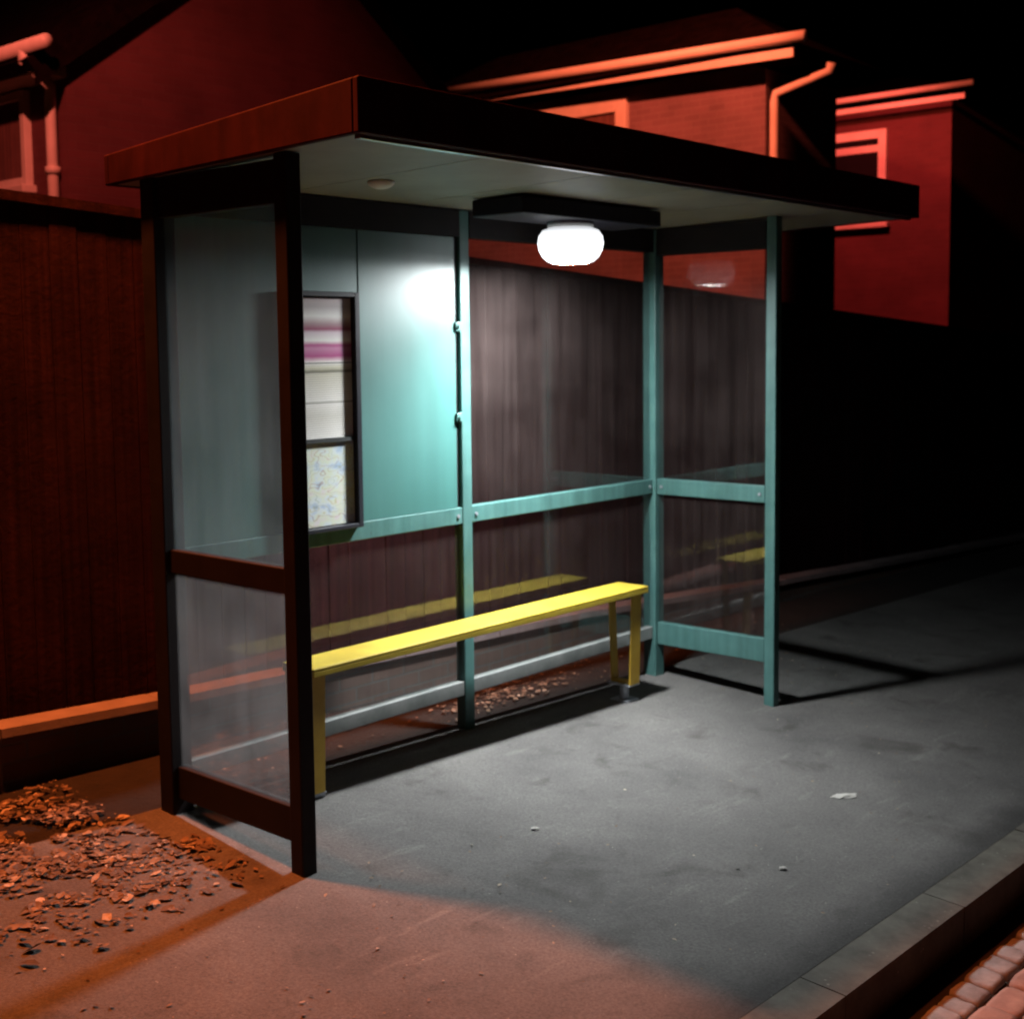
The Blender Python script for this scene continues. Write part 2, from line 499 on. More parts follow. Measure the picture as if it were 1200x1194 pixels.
# everything under the street: one sheet out to the horizon
sloped_sheet('ground', -400, 400, -400, 600, -0.62, M['ground'], gy=0.0)
sloped_sheet('pavement', -14, 30, KERB_IN, 0.06, 0.0, M['tarmac'], thick=0.25)
sloped_sheet('back_verge', -14, 30, 0.06, 1.6, -0.012, M['earth'], thick=0.25)
sloped_sheet('garden_ground', -14, 30, 1.6, 30, 0.06, M['ground'], thick=0.25, gy=0.0)
# kerb stones, one sheet of them with open joints
bm = bmesh.new()
x = -13.83
while x < 29:
    x1 = x + 0.905
    a, b2 = x + 0.003, x1 - 0.003
    j = random.uniform(-0.003, 0.003)
    top = lambda X, Y: gz(X, Y) + 0.004 + j
    y0, y1 = KERB_OUT + random.uniform(-.002, .002), KERB_IN - 0.006
    vs = [(a, y0, top(a, y0) - .4), (b2, y0, top(b2, y0) - .4), (b2, y1, top(b2, y1) - .4), (a, y1, top(a, y1) - .4),
          (a, y0, top(a, y0)), (b2, y0, top(b2, y0)), (b2, y1, top(b2, y1)), (a, y1, top(a, y1))]
    n0 = len(bm.verts)
    hull(bm, vs)
    bm.verts.ensure_lookup_table()
    vset = set(bm.verts[n0:])
    es = [e for e in bm.edges if e.verts[0] in vset and e.verts[1] in vset and min(e.verts[0].co.z - gz(e.verts[0].co.x, e.verts[0].co.y), e.verts[1].co.z - gz(e.verts[1].co.x, e.verts[1].co.y)) > -0.1]
    bmesh.ops.bevel(bm, geom=es, offset=0.012, segments=3, affect='EDGES', profile=0.5)
    x = x1
tag(link('kerb', bm, M['kerb']), kind='structure')

# road: bed, a channel of granite setts, then brick paving
sloped_sheet('road', -14, 30, -14, KERB_OUT, -DROP - 0.02, M['joint'], thick=0.2)


def cube_grid(n):
    vs, fs, ix = [], [], {}

    def vid(p):
        k = tuple(round(c, 5) for c in p)
        if k not in ix:
            ix[k] = len(vs); vs.append(Vector(p))
        return ix[k]
    for ax in range(3):
        for sg in (-1, 1):
            for i in range(n):
                for j in range(n):
                    q = []
                    for di, dj in ((0, 0), (1, 0), (1, 1), (0, 1)):
                        p = [0, 0, 0]
                        p[ax] = sg
                        p[(ax + 1) % 3] = -1 + 2 * (i + di) / n
                        p[(ax + 2) % 3] = -1 + 2 * (j + dj) / n
                        q.append(vid(p))
                    fs.append(q if sg > 0 else q[::-1])
    return vs, fs


CUBE_V, CUBE_F = cube_grid(6)


def stones(name, rows, mat, x0, x1, rnd=5.0):
    bm = bmesh.new()
    for (y0, y1, length, off) in rows:
        x = x0 + off
        while x < x1:
            l = length * random.uniform(0.86, 1.14)
            g = random.uniform(0.004, 0.010)
            h = random.uniform(-0.006, 0.008)
            yy0, yy1 = y0 + random.uniform(0.000, .005), y1 - random.uniform(0.000, .005)
            z = lambda X, Y: gz(X, Y) - DROP + h
            vv = [bm.verts.new(c) for c in CUBE_V]
            for fc in CUBE_F:
                bm.faces.new([vv[q] for q in fc])
            cx_, cy_ = x + (l - g) / 2, (yy0 + yy1) / 2
            hx, hy = (l - g) / 2, (yy1 - yy0) / 2
            a = random.uniform(-.05, .05)
            t1, t2 = random.uniform(-.03, .03), random.uniform(-.04, .04)
            for v in vv:
                p = v.co.copy()
                k = max(abs(p.x), abs(p.y), abs(p.z)) / max(1e-6, (abs(p.x) ** rnd + abs(p.y) ** rnd + abs(p.z) ** rnd) ** (1 / rnd))
                p *= k
                nx = mnoise.noise(Vector((p.x * 1.3 + x * 31, p.y * 1.3, p.z * 1.3 + y0 * 17))) + .6 * mnoise.noise(Vector((p.x * 3.1 + x * 31, p.y * 3.1, p.z * 3.1 + y0 * 17)))
                p *= 1 + .05 * nx
                X_, Y_ = p.x * hx, p.y * hy
                X_, Y_ = X_ - a * Y_, Y_ + a * X_
                X_ += cx_; Y_ += cy_
                v.co = Vector((X_, Y_, gz(X_, Y_) - DROP + h - .045 + p.z * .045 + t1 * p.x * hx + t2 * p.y * hy))
            x += l
    return tag(link(name, bm, mat, smooth=True), kind='structure')


stones('gutter_setts', [(-2.628 - 0.108, -2.628, 0.122, 0.03)], M['sett'], 0.2, 4.0, 11.0)
rows = []
y = -2.742
k = 0
while y > -3.3:
    rows.append((y - 0.118, y, 0.215, 0.0 if k % 2 else 0.11))
    y -= 0.124; k += 1
stones('road_brick_paving', rows, M['paver'], 0.2, 3.2, 12.0)

# ------------------------------------------------------------------ bus shelter
L_, D_ = 3.26, 0.772
XM = 1.666
ZT = 0.998           # transom centre
HB = 2.32            # underside of header
S = thing('bus_shelter', (L_ / 2, -D_ / 2, gz(L_ / 2, -D_ / 2)),
          'teal framed bus shelter with dirty clear panes, dark overhanging roof and lit lamp', 'bus shelter')


def soff(y):          # soffit height, falls a little to the back
    return 2.48 - 0.036 * (y + 1.222) / 1.45


def post(x, y, w, d, top=None, mat='teal'):
    top = top or soff(y) - 0.002
    bm = bmesh.new()
    box(bm, x - w / 2, x + w / 2, y - d / 2, y + d / 2, gz(x, y) - 0.08, top, 0.005)
    return link('post', bm, M[mat], S)


post(0, -D_, 0.066, 0.066, mat='shaded_frame')  # back-lit end of the frame, painted as dark as its shade
post(0, 0, 0.095, 0.085, mat='shaded_frame')
post(XM, 0, 0.066, 0.06)
post(L_, 0, 0.085, 0.085)
post(L_, -D_, 0.06, 0.06)


def rail(name, x0, x1, y0, y1, z0, z1, mat='teal'):
    bm = bmesh.new()
    box(bm, x0, x1, y0, y1, z0, z1, 0.004)
    return link(name, bm, M[mat], S)


# back rails (along x), end rails (along y)
for a, b in ((0.0475, XM - .033), (XM + .033, L_ - .0425)):
    rail('transom', a, b, -0.026, 0.026, ZT - .04, ZT + .04)
    tag(rail('bottom_rail', a, b, -0.024, 0.024, 0.118, 0.188, 'grey_rail'), 'grey bottom rail, dust and lamplight put into its colour')
    rail('header_beam', a, b, -0.034, 0.034, HB, soff(0) - .004, 'shaded_frame')  # shade above the lamp painted into the header colour
for x in (0, L_):
    a, b = -D_ + .033, -.0425
    rail('transom', x - .026, x + .026, a, b, ZT - .045, ZT + .045, 'shaded_frame' if x == 0 else 'teal')
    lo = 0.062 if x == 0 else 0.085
    rail('bottom_rail', x - .024, x + .024, a, b, lo, lo + .128, 'shaded_frame' if x == 0 else 'teal')
    rail('header_beam', x - .03, x + .03, a, b, HB - .02, soff(-.4) - .012, 'shaded_frame')


def pane(x0, x1, y0, y1, z0, z1, mat='glass'):
    bm = bmesh.new()
    box(bm, x0, x1, y0, y1, z0, z1)
    return link('glass_pane', bm, M[mat], S)


T = 0.004
ZLO, ZHI = ZT - .04, ZT + .04
pane(.0475, XM - .033, -T, T, .188, ZLO)                       # back, low
pane(XM + .033, L_ - .0425, -T, T, .188, ZLO)
pane(XM + .033, L_ - .0425, -T, T, ZHI, HB)
for x in (0, L_):
    lo = (0.062 if x == 0 else 0.085) + .128
    pane(x - T, x + T, -D_ + .033, -.0425, lo, ZT - .045, 'glass_end' if x == 0 else 'glass')
    pane(x - T, x + T, -D_ + .033, -.0425, ZT + .045, HB - .02, 'glass_end_upper' if x == 0 else 'glass')

for o in [c for c in S.children if c.name.startswith('transom') and c.data.materials[0] == M['teal']]:
    xs_ = [v.co.x for v in o.data.vertices]; ys_ = [v.co.y for v in o.data.vertices]
    ax = max(xs_) - min(xs_) > max(ys_) - min(ys_)
    for e in (0, 1):
        bm = bmesh.new()
        if ax:
            xx = (min(xs_) + .03) if e == 0 else (max(xs_) - .03)
            tube(bm, [(xx, min(ys_) + .001, ZT), (xx, min(ys_) - .006, ZT)], .009, 10)
        else:
            yy = (min(ys_) + .03) if e == 0 else (max(ys_) - .03)
            tube(bm, [(min(xs_) + .001, yy, ZT), (min(xs_) - .006, yy, ZT)], .009, 10)
        link('bolt', bm, M['steel'], o)

# solid teal panel of the left bay with a rubber seal and two fixings at its right edge
bm = bmesh.new()
box(bm, .0475, XM - .060, -0.020, 0.012, ZHI, HB, 0.003)
panel = link('back_panel', bm, M['teal_panel'], S)
tag(panel, 'opaque teal back panel, bright where the lamp shines on it')
bm = bmesh.new(); box(bm, XM - .060, XM - .033, -0.010, 0.010, ZHI, HB)
link('panel_seal', bm, M['rubber'], panel)
for z in (1.90, 1.47):
    bm = bmesh.new()
    box(bm, XM - .068, XM - .030, -0.034, -0.0205, z - .022, z + .022, .005)
    tube(bm, [(XM - .05, -.034, z), (XM - .05, -.044, z)], .009, 12)
    link('panel_fixing', bm, M['teal'], panel)
# thin cover strip on the panel
bm = bmesh.new(); box(bm, 0.995, 1.015, -0.0235, -0.0203, ZHI + .002, HB - .002)
link('cover_strip', bm, M['teal_panel'], panel)

# timetable case on the panel
bm = bmesh.new()
cx0, cx1, cz0, cz1 = 0.57, 0.965, 1.022, 2.045
fy0, fy1 = -0.062, -0.0215
w = 0.028
box(bm, cx0, cx0 + w, fy0, fy1, cz0, cz1, .003)
box(bm, cx1 - w, cx1, fy0, fy1, cz0, cz1, .003)
box(bm, cx0 + w, cx1 - w, fy0, fy1, cz0, cz0 + .02, .003)
box(bm, cx0 + w, cx1 - w, fy0, fy1, cz1 - .022, cz1, .003)
box(bm, cx0 + w, cx1 - w, -.034, fy1, cz0 + .02, cz1 - .022)
case = link('timetable_case', bm, M['black'], S)
W = (0.93, 0.92, 0.88)
MG = (0.50, 0.09, 0.27)
s1 = sheet_mat('ink_header', [(0.0, W), (.10, MG), (.22, (0.62, .28, .45)), (.27, MG), (.34, W), (.47, (.72, .6, .66)), (.52, (.33, .06, .14)), (.60, (.45, .3, .32)), (.72, W), (.86, (.55, .5, .5)), (1.0, (.6, .5, .5))])
s2 = sheet_mat('ink_times', [(0.0, W), (.30, (.75, .74, .68)), (.46, W), (.475, (.35, .35, .3)), (.50, W), (.86, (.74, .72, .6)), (.885, (.2, .2, .15)), (.93, (.74, .72, .55)), (1.0, W)], 'rules')
s3 = sheet_mat('ink_map', [(0.0, (.72, .72, .6)), (.08, (.6, .6, .55)), (.2, (.66, .68, .66)), (.8, (.64, .72, .70)), (1.0, (.68, .74, .7))], 'map')
for (z0, z1, m) in ((1.745, 2.018, s1), (1.423, 1.742, s2), (1.046, 1.404, s3)):
    bm = bmesh.new()
    box(bm, cx0 + w + .004, cx1 - w - .004, -.0375, -.0345, z0, z1)
    link('timetable_sheet', bm, m, case)
bm = bmesh.new(); box(bm, cx0 + w, cx1 - w, -.05, -.038, 1.405, 1.422)
link('divider_bar', bm, M['rubber'], case)

# roof: wedge box with overhang; fascias, soffit and an aluminium drip trim
RX0, RX1, RY0, RY1 = -0.0765, 4.036, -1.222, 0.235
TF, TB = 2.652, 2.556          # top at the front and at the back
bm = bmesh.new()
i = 0.03
hull(bm, [(RX0 + i, RY0 + i, soff(RY0) + .02), (RX1 - i, RY0 + i, soff(RY0) + .02), (RX1 - i, RY1 - i, soff(RY1) + .02), (RX0 + i, RY1 - i, soff(RY1) + .02),
          (RX0 + i, RY0 + i, TF - .015), (RX1 - i, RY0 + i, TF - .015), (RX1 - i, RY1 - i, TB - .015), (RX0 + i, RY1 - i, TB - .015)])
roof = link('roof', bm, M['roof_felt'], S)


def fascia(x0, x1, y0, y1):
    bm = bmesh.new()
    zt = lambda y: TF + (TB - TF) * (y - RY0) / (RY1 - RY0)
    hull(bm, [(x, y, soff(y) - .004) for x, y in ((x0, y0), (x1, y0), (x1, y1), (x0, y1))] +
         [(x, y, zt(y)) for x, y in ((x0, y0), (x1, y0), (x1, y1), (x0, y1))])
    bmesh.ops.bevel(bm, geom=bm.edges[:], offset=.006, segments=2, affect='EDGES', profile=.5)
    return link('fascia', bm, M['dark_paint'], roof)


fascia(RX0, RX1, RY0, RY0 + .028)
fascia(RX0, RX1, RY1 - .028, RY1)
fascia(RX0, RX0 + .028, RY0 + .028, RY1 - .028)
fascia(RX1 - .028, RX1, RY0 + .028, RY1 - .028)
bm = bmesh.new()
xs = [RX0 + .031, 0.62, 1.3, 1.98, 2.66, 3.35, RX1 - .031]
for a, b in zip(xs, xs[1:]):
    a += .003; b -= .003
    y0, y1 = RY0 + .031, RY1 - .031
    hull(bm, [(a, y0, soff(y0)), (b, y0, soff(y0)), (b, y1, soff(y1)), (a, y1, soff(y1)),
              (a, y0, soff(y0) + .014), (b, y0, soff(y0) + .014), (b, y1, soff(y1) + .014), (a, y1, soff(y1) + .014)])
link('soffit', bm, M['soffit'], roof)
bm = bmesh.new()
box(bm, RX0 + .034, RX1 - .034, RY0 + .034, RY0 + .062, soff(RY0) - .016, soff(RY0) - .002, .003)
link('drip_trim', bm, M['alu'], roof)
# small unlit round fitting on the soffit, left of the lamp housing
bm = bmesh.new()
dome(bm, (0.72, -0.47, soff(-.47) - .002), 0.055, 0.03, 'down')
link('ceiling_fitting', bm, M['white_plastic'], roof, True)

# lamp housing below the soffit and its lit bowl
bm = bmesh.new()
box(bm, 1.43, 2.47, -0.60, -0.30, 2.377, soff(-.6) - .012, 0.008)
hous = link('lamp_housing', bm, M['navy'], S)
bm = bmesh.new()
LC = (1.945, -0.45, 2.333)
tube(bm, [(LC[0], LC[1], 2.3765), (LC[0], LC[1], 2.3525)], .108, 32)
link('lamp_collar', bm, M['white_plastic'], hous, True)
bm = bmesh.new()
lathe(bm, LC[0], LC[1], [(.100, 2.352), (.132, 2.340), (.150, 2.312), (.154, 2.280), (.148, 2.248), (.132, 2.218), (.110, 2.198), (.094, 2.1915), (.088, 2.1915), (.086, 2.196)])
tag(link('lamp_bowl', bm, M['lamp'], hous, True), 'glowing white lamp bowl')
bm = bmesh.new()
lathe(bm, LC[0], LC[1], [(.084, 2.195), (.084, 2.1905), (.001, 2.1890)])
tag(link('lamp_lens', bm, M['lens'], hous, True), 'bright flat lens under the lamp bowl')

# ------------------------------------------------------------------ bench
bx0, bx1, by0, by1, bz = 0.455, 2.775, -0.305, -0.105, 0.521
B = thing('bench', ((bx0 + bx1) / 2, -.2, gz(1.6, -.2)), 'narrow backless yellow bench along the back of the bus shelter', 'bench')
bm = bmesh.new()
box(bm, bx0, bx1, by0, by1, bz - .012, bz, .004)
box(bm, bx0, bx1, by0, by0 + .012, bz - .036, bz - .0125, .003)
box(bm, bx0, bx1, by1 - .012, by1, bz - .036, bz - .0125, .003)
link('seat', bm, M['yellow'], B)
for lx, s in ((0.485, -1), (2.69, 1)):
    zb = gz(lx, -.2) + (.022 if lx < 1 else .095)
    bm = bmesh.new()
    # folded leg: web in the x plane with a flange in front and one behind, tapered
    pts = [(by0 + .016, bz - .0125), (by0 + .028, zb), (by1 - .030, zb), (by1 - .016, bz - .0125)]
    for (y_t, y_b, sg) in ((by0 + .014, by0 + .030, 1), (by1 - .014, by1 - .034, -1)):
        wt = .084 if sg == 1 else .056
        hull(bm, [(lx - wt / 2, y_b, zb), (lx + wt / 2, y_b, zb), (lx + wt / 2, y_b + sg * .008, zb), (lx - wt / 2, y_b + sg * .008, zb),
                  (lx - wt / 2, y_t, bz - .013), (lx + wt / 2, y_t, bz - .013), (lx + wt / 2, y_t + sg * .008, bz - .013), (lx - wt / 2, y_t + sg * .008, bz - .013)])
    box(bm, lx - .025, lx + .025, by0 + .042, by1 - .046, zb + .001, zb + .013, .002)
    leg = link('leg', bm, M['yellow_leg'], B)
    bm = bmesh.new()
    yc = -0.205
    box(bm, lx - .05, lx + .05, yc - .07, yc + .07, zb - .010, zb - .0005, .003)
    tube(bm, [(lx, yc, zb - .010), (lx, yc, gz(lx, yc) + .006)], .026, 16)
    box(bm, lx - .055, lx + .055, yc - .055, yc + .055, gz(lx, yc) - .006, gz(lx, yc) + .008, .002)
    link('foot', bm, M['steel'], leg)

# ------------------------------------------------------------------ low wall and board fence behind
WPTS = [(-12, .76), (-0.41, .30), (0.34, .262), (3.34, .165), (5.85, .012), (10.84, -.245), (16, -.40)]
Wl = thing('low_wall', (1.5, .68, gz(1.5, .68)), 'low brick wall with pale coping running behind the bus shelter', 'wall')
bm = bmesh.new()
for (xa, za), (xb, zb_) in zip(WPTS, WPTS[1:]):
    xa += .0005
    hull(bm, [(xa, .625, gz(xa, .6) - .2), (xb, .625, gz(xb, .6) - .2), (xb, .71, gz(xb, .6) - .2), (xa, .71, gz(xa, .6) - .2),
              (xa, .625, max(za - .037, gz(xa, .6) - .1)), (xb, .625, max(zb_ - .037, gz(xb, .6) - .1)), (xb, .71, max(zb_ - .037, gz(xb, .6) - .1)), (xa, .71, max(za - .037, gz(xa, .6) - .1))])
link('wall_face', bm, M['wall'], Wl)
bm = bmesh.new()
for (xa, za), (xb, zb_) in zip(WPTS, WPTS[1:]):
    n = max(1, int((xb - xa) / .75))
    for k in range(n):
        a = xa + (xb - xa) * k / n + .003; b = xa + (xb - xa) * (k + 1) / n - .003
        z1 = za + (zb_ - za) * k / n; z2 = za + (zb_ - za) * (k + 1) / n
        jz = random.uniform(-.003, .003)
        hull(bm, [(a, .595, z1 - .036 + jz), (b, .595, z2 - .036 + jz), (b, 0.735, z2 - .036 + jz), (a, 0.735, z1 - .036 + jz),
                  (a, .600, z1 + jz), (b, .600, z2 + jz), (b, 0.73, z2 + .004 + jz), (a, 0.73, z1 + .004 + jz)])
link('coping', bm, M['coping'], Wl)

Fz = lambda x: 2.487 - 0.0555 * x
F = thing('board_fence', (6, 1.03, gz(6, 1.0)), 'tall dark board fence standing behind the low wall', 'fence')
bm = bmesh.new()
x = -11.0
while x < 22:
    wd = random.uniform(.135, .15)
    dy = random.uniform(0, .006)
    z1 = Fz(x + wd / 2) - .045 + random.uniform(-.002, .001)
    box(bm, x, x + wd - random.uniform(.003, .008), 1.0 + dy, 1.02 + dy, gz(x, 1.0) - .08, z1)
    x += wd
link('fence_boards', bm, M['fence'], F)
bm = bmesh.new()
for (a, b) in ((-11, 22),):
    hull(bm, [(a, .985, Fz(a) - .043), (b, .985, Fz(b) - .043), (b, 1.07, Fz(b) - .043), (a, 1.07, Fz(a) - .043),
              (a, .985, Fz(a)), (b, .985, Fz(b)), (b, 1.07, Fz(b)), (a, 1.07, Fz(a))])
link('capping_rail', bm, M['fence'], F)
for off in (-.45, -1.2, -1.95):
    bm = bmesh.new()
    a, b = -11, 22
    hull(bm, [(a, 1.05, Fz(a) + off - .07), (b, 1.05, Fz(b) + off - .07), (b, 1.09, Fz(b) + off - .07), (a, 1.09, Fz(a) + off - .07),
              (a, 1.05, Fz(a) + off), (b, 1.05, Fz(b) + off), (b, 1.09, Fz(b) + off), (a, 1.09, Fz(a) + off)])
    link('fence_rail', bm, M['fence'], F)

# ------------------------------------------------------------------ houses
def window(parent, X, y0, y1, z0, z1, fw=.09, mullion=None, transom=None, pane_mat='pane', sill=True):
    """window on a wall that faces -x at x = X"""
    bm = bmesh.new()
    p = .07
    box(bm, X - p, X + .02, y0, y0 + fw, z0, z1, .006)
    box(bm, X - p, X + .02, y1 - fw, y1, z0, z1, .006)
    box(bm, X - p, X + .02, y0 + fw, y1 - fw, z1 - fw, z1, .006)
    box(bm, X - p, X + .02, y0 + fw, y1 - fw, z0, z0 + fw, .006)
    if mullion:
        box(bm, X - p + .01, X + .02, mullion - fw * .35, mullion + fw * .35, z0 + fw, z1 - fw, .004)
    if transom:
        box(bm, X - p + .012, X + .02, y0 + fw, y1 - fw, transom - fw * .4, transom + fw * .4, .004)
    f = link('window', bm, M['white'], parent)
    bm = bmesh.new(); box(bm, X - .028, X - .004, y0 + fw, y1 - fw, z0 + fw, z1 - fw)
    link('pane', bm, M[pane_mat], f)
    if sill:
        bm = bmesh.new(); box(bm, X - .14, X - .001, y0 - .06, y1 + .06, z0 - .07, z0 - .002, .008)
        link('sill', bm, M['white'], f)
    return f


def pipe(parent, pts, r=.045):
    bm = bmesh.new(); tube(bm, pts, r)
    o = link('downpipe', bm, M['white'], parent, True)
    p = Vector(pts[-1]); q = Vector(pts[-2])
    for f in (.12, .55):
        c = q.lerp(p, f)
        bm = bmesh.new()
        tube(bm, [c - Vector((0, 0, .03)), c + Vector((0, 0, .03))], r * 1.35)
        link('pipe_clip', bm, M['white'], o, True)
    return o


# left house: gable end towards the street, eaves along its left side
GB = -1.2
hx0, hx1, hy0, hy1, he = 3.15, 7.95, 6.0, 14.0, 4.36
hm, ha = (hx0 + hx1) / 2, 4.36 + (7.95 - 3.15) / 2 * .737
H = thing('gabled_house', (hm, hy0, GB), 'dark red brick house with a steep gable and pale eaves gutter over the fence top', 'house')
bm = bmesh.new()
prism(bm, [(hx0, GB), (hx1, GB), (hx1, he), (hm, ha), (hx0, he)], 'y', hy0, hy1)
link('wall', bm, M['brick_dark'], H)
bm = bmesh.new()
for sgn, xe in ((-1, hx0), (1, hx1)):
    dx = sgn * .34
    n = Vector((sgn * .593, 0, .805))
    a = Vector((hm, 0, ha + .01)); b = Vector((xe + dx, 0, he - .34 * .737 + .01))
    lo = [a, b]; hi = [p + n * .11 for p in lo]
    hi[0] = Vector((hm, 0, ha + .147))
    hull(bm, [(p.x, yy, p.z) for yy, p in ((hy0 - .10, lo[0]), (hy0 - .10, lo[1]), (hy1, lo[1]), (hy1, lo[0]))] +
         [(p.x, yy, p.z) for yy, p in ((hy0 - .10, hi[0]), (hy0 - .10, hi[1]), (hy1, hi[1]), (hy1, hi[0]))])
rf = link('roof', bm, M['tile'], H)
for sgn, xe in ((-1, hx0), (1, hx1)):
    bm = bmesh.new()
    dx = sgn * .34
    a = (hm, ha + .02); b = (xe + dx, he - .34 * .737 + .02)
    prism(bm, [(a[0], a[1] - .13), (b[0], b[1] - .13), b, a], 'y', hy0 - .155, hy0 - .105)
    link('bargeboard', bm, M['tile'], rf)
bm = bmesh.new()
box(bm, hx0 - .30, hx0 - .001, hy0 - .02, hy1, he - .24, he - .03, .01)
link('eaves_box', bm, M['white'], H)
bm = bmesh.new()
tube(bm, [(hx0 - .36, hy0 - .35, he - .035), (hx0 - .36, hy1, he - .035)], .055)
link('gutter', bm, M['white'], H, True)
window(H, hx0, 6.60, 7.75, 3.27, 4.10, .075, pane_mat='curtain')
pipe(H, [(hx0 - .36, hy0 + .02, he - .05), (hx0 - .36, hy0 + .03, he - .15), (hx0 - .07, hy0 + .12, he - .30), (hx0 - .07, hy0 + .14, he - .40), (hx0 - .07, hy0 + .14, GB + .1)], .048)

# middle house: hipped roof, side wall towards the shelter
mx0, mx1, my0, my1, me_ = 10.0, 11.65, 3.21, 8.6, 4.86
H2 = thing('hipped_house', (mx0 + .8, my0, GB), 'house with bright orange lit gutter and cranked downpipe seen over the shelter roof', 'house')
bm = bmesh.new(); box(bm, mx0, mx1, my0 + .001, my1, GB, me_)
link('wall', bm, M['brick'], H2)
bm = bmesh.new()
ov = .42
ex0, ex1, ey0, ey1 = mx0 - ov, mx1 + .12, my0 - ov - .1, my1 + ov
rz, rr_ = me_ + .10, .75
xm = (ex0 + ex1) / 2
v = [bm.verts.new(p) for p in ((ex0, ey0, rz), (ex1, ey0, rz), (ex1, ey1, rz), (ex0, ey1, rz), (xm, ey0 + 1.3, rz + rr_), (xm, ey1 - 1.3, rz + rr_),
                               (ex0, ey0, rz - .03), (ex1, ey0, rz - .03), (ex1, ey1, rz - .03), (ex0, ey1, rz - .03))]
for f in ((0, 1, 4), (1, 2, 5, 4), (2, 3, 5), (3, 0, 4, 5), (6, 9, 8, 7), (0, 6, 7, 1), (1, 7, 8, 2), (2, 8, 9, 3), (3, 9, 6, 0)):
    bm.faces.new([v[i] for i in f])
rf = link('roof', bm, M['tile'], H2)
# eaves slope up gently to the far end in the photo: soffit box, fascia board and gutter
def tilt_bar(name, x0, x1, ya, yb, zc_a, zc_b, h, parent, mat):
    bm = bmesh.new()
    hull(bm, [(x0, ya, zc_a - h / 2), (x1, ya, zc_a - h / 2), (x1, yb, zc_b - h / 2), (x0, yb, zc_b - h / 2),
              (x0, ya, zc_a + h / 2), (x1, ya, zc_a + h / 2), (x1, yb, zc_b + h / 2), (x0, yb, zc_b + h / 2)])
    return link(name, bm, mat, parent)


tilt_bar('fascia', mx0 - .36, mx0 - .33, my0 - .53, my1, me_ - .015, me_ + .13, .10, H2, M['white'])
bm = bmesh.new()
tube(bm, [(mx0 - .42, my0 - .70, me_ + .115), (mx0 - .42, my1, me_ + .26)], .058)
link('gutter', bm, M['white'], H2, True)
bm = bmesh.new()
box(bm, mx0 - .325, mx1 + .06, my0 - .45, my0 - .003, me_ - .06, me_ + .06)
link('soffit_box', bm, M['tile'], H2)
window(H2, mx0, 5.06, 6.55, 3.35, 4.74, .16, pane_mat='curtain')
pipe(H2, [(mx0 - .02, my0 - .80, me_ - .12), (mx0 - .02, my0 - .78, me_ - .20), (mx0 + .06, my0 - .10, me_ - .33), (mx0 + .06, my0 - .075, me_ - .42), (mx0 + .06, my0 - .075, GB + .1)], .05)

# far house
fx, fy0, fy1, fe = 16.0, 3.62, 8.5, 5.30
H3 = thing('far_house', (fx + 2, fy0, GB), 'dim red house standing farthest back, beyond the tip of the shelter roof', 'house')
bm = bmesh.new(); box(bm, fx, fx + 5, fy0, fy1, GB, fe)
link('wall', bm, M['brick_dark'], H3)
bm = bmesh.new()
ex0, ex1, ey0, ey1 = fx - .40, fx + 5.4, fy0 - .42, fy1 + .42
xm = fx + 2.5
v = [bm.verts.new(p) for p in ((ex0, ey0, fe + .12), (ex1, ey0, fe + .12), (ex1, ey1, fe + .12), (ex0, ey1, fe + .12), (xm, ey0 + 2.4, fe + .95), (xm, ey1 - 2.4, fe + .95),
                               (ex0, ey0, fe + .09), (ex1, ey0, fe + .09), (ex1, ey1, fe + .09), (ex0, ey1, fe + .09))]
for f in ((0, 1, 4), (1, 2, 5, 4), (2, 3, 5), (3, 0, 4, 5), (6, 9, 8, 7), (0, 6, 7, 1), (1, 7, 8, 2), (2, 8, 9, 3), (3, 9, 6, 0)):
    bm.faces.new([v[i] for i in f])
link('roof', bm, M['tile'], H3)
tilt_bar('fascia', fx - .38, fx - .35, fy0 - .34, fy1, fe - .03, fe - .03, .075, H3, M['white'])
bm = bmesh.new()
tube(bm, [(fx - .43, fy0 - .48, fe + .125), (fx - .43, fy1, fe + .125)], .042)
link('gutter', bm, M['white'], H3, True)
window(H3, fx, 4.60, 5.60, 3.60, 5.0, .13, transom=4.72, pane_mat='pane')

# ------------------------------------------------------------------ leaf litter and scraps
def leaf(bm, x, y, z, s):
    n = 6
    L, W2 = s, s * random.uniform(.45, .8)
    curl = random.uniform(-.35, .5)
    rot = Euler((random.gauss(0, .16), random.gauss(0, .16), random.uniform(0, 6.28))).to_matrix()
    prev = None
    for k in range(n + 1):
        t = k / n
        hw = W2 * .5 * math.sin(math.pi * min(.97, max(.04, t)) ** .8) * random.uniform(.75, 1.1) + .001
        cz = curl * s * .35 * (t - .5) ** 2
        fold = hw * random.uniform(.05, .3)
        r = [Vector(((t - .5) * L, -hw, cz + fold)), Vector(((t - .5) * L, 0, cz)), Vector(((t - .5) * L, hw, cz + fold))]
        vs = [bm.verts.new(rot @ p + Vector((x, y, z))) for p in r]
        if prev:
            bm.faces.new((prev[0], prev[1], vs[1], vs[0])); bm.faces.new((prev[1], prev[2], vs[2], vs[1]))
        prev = vs


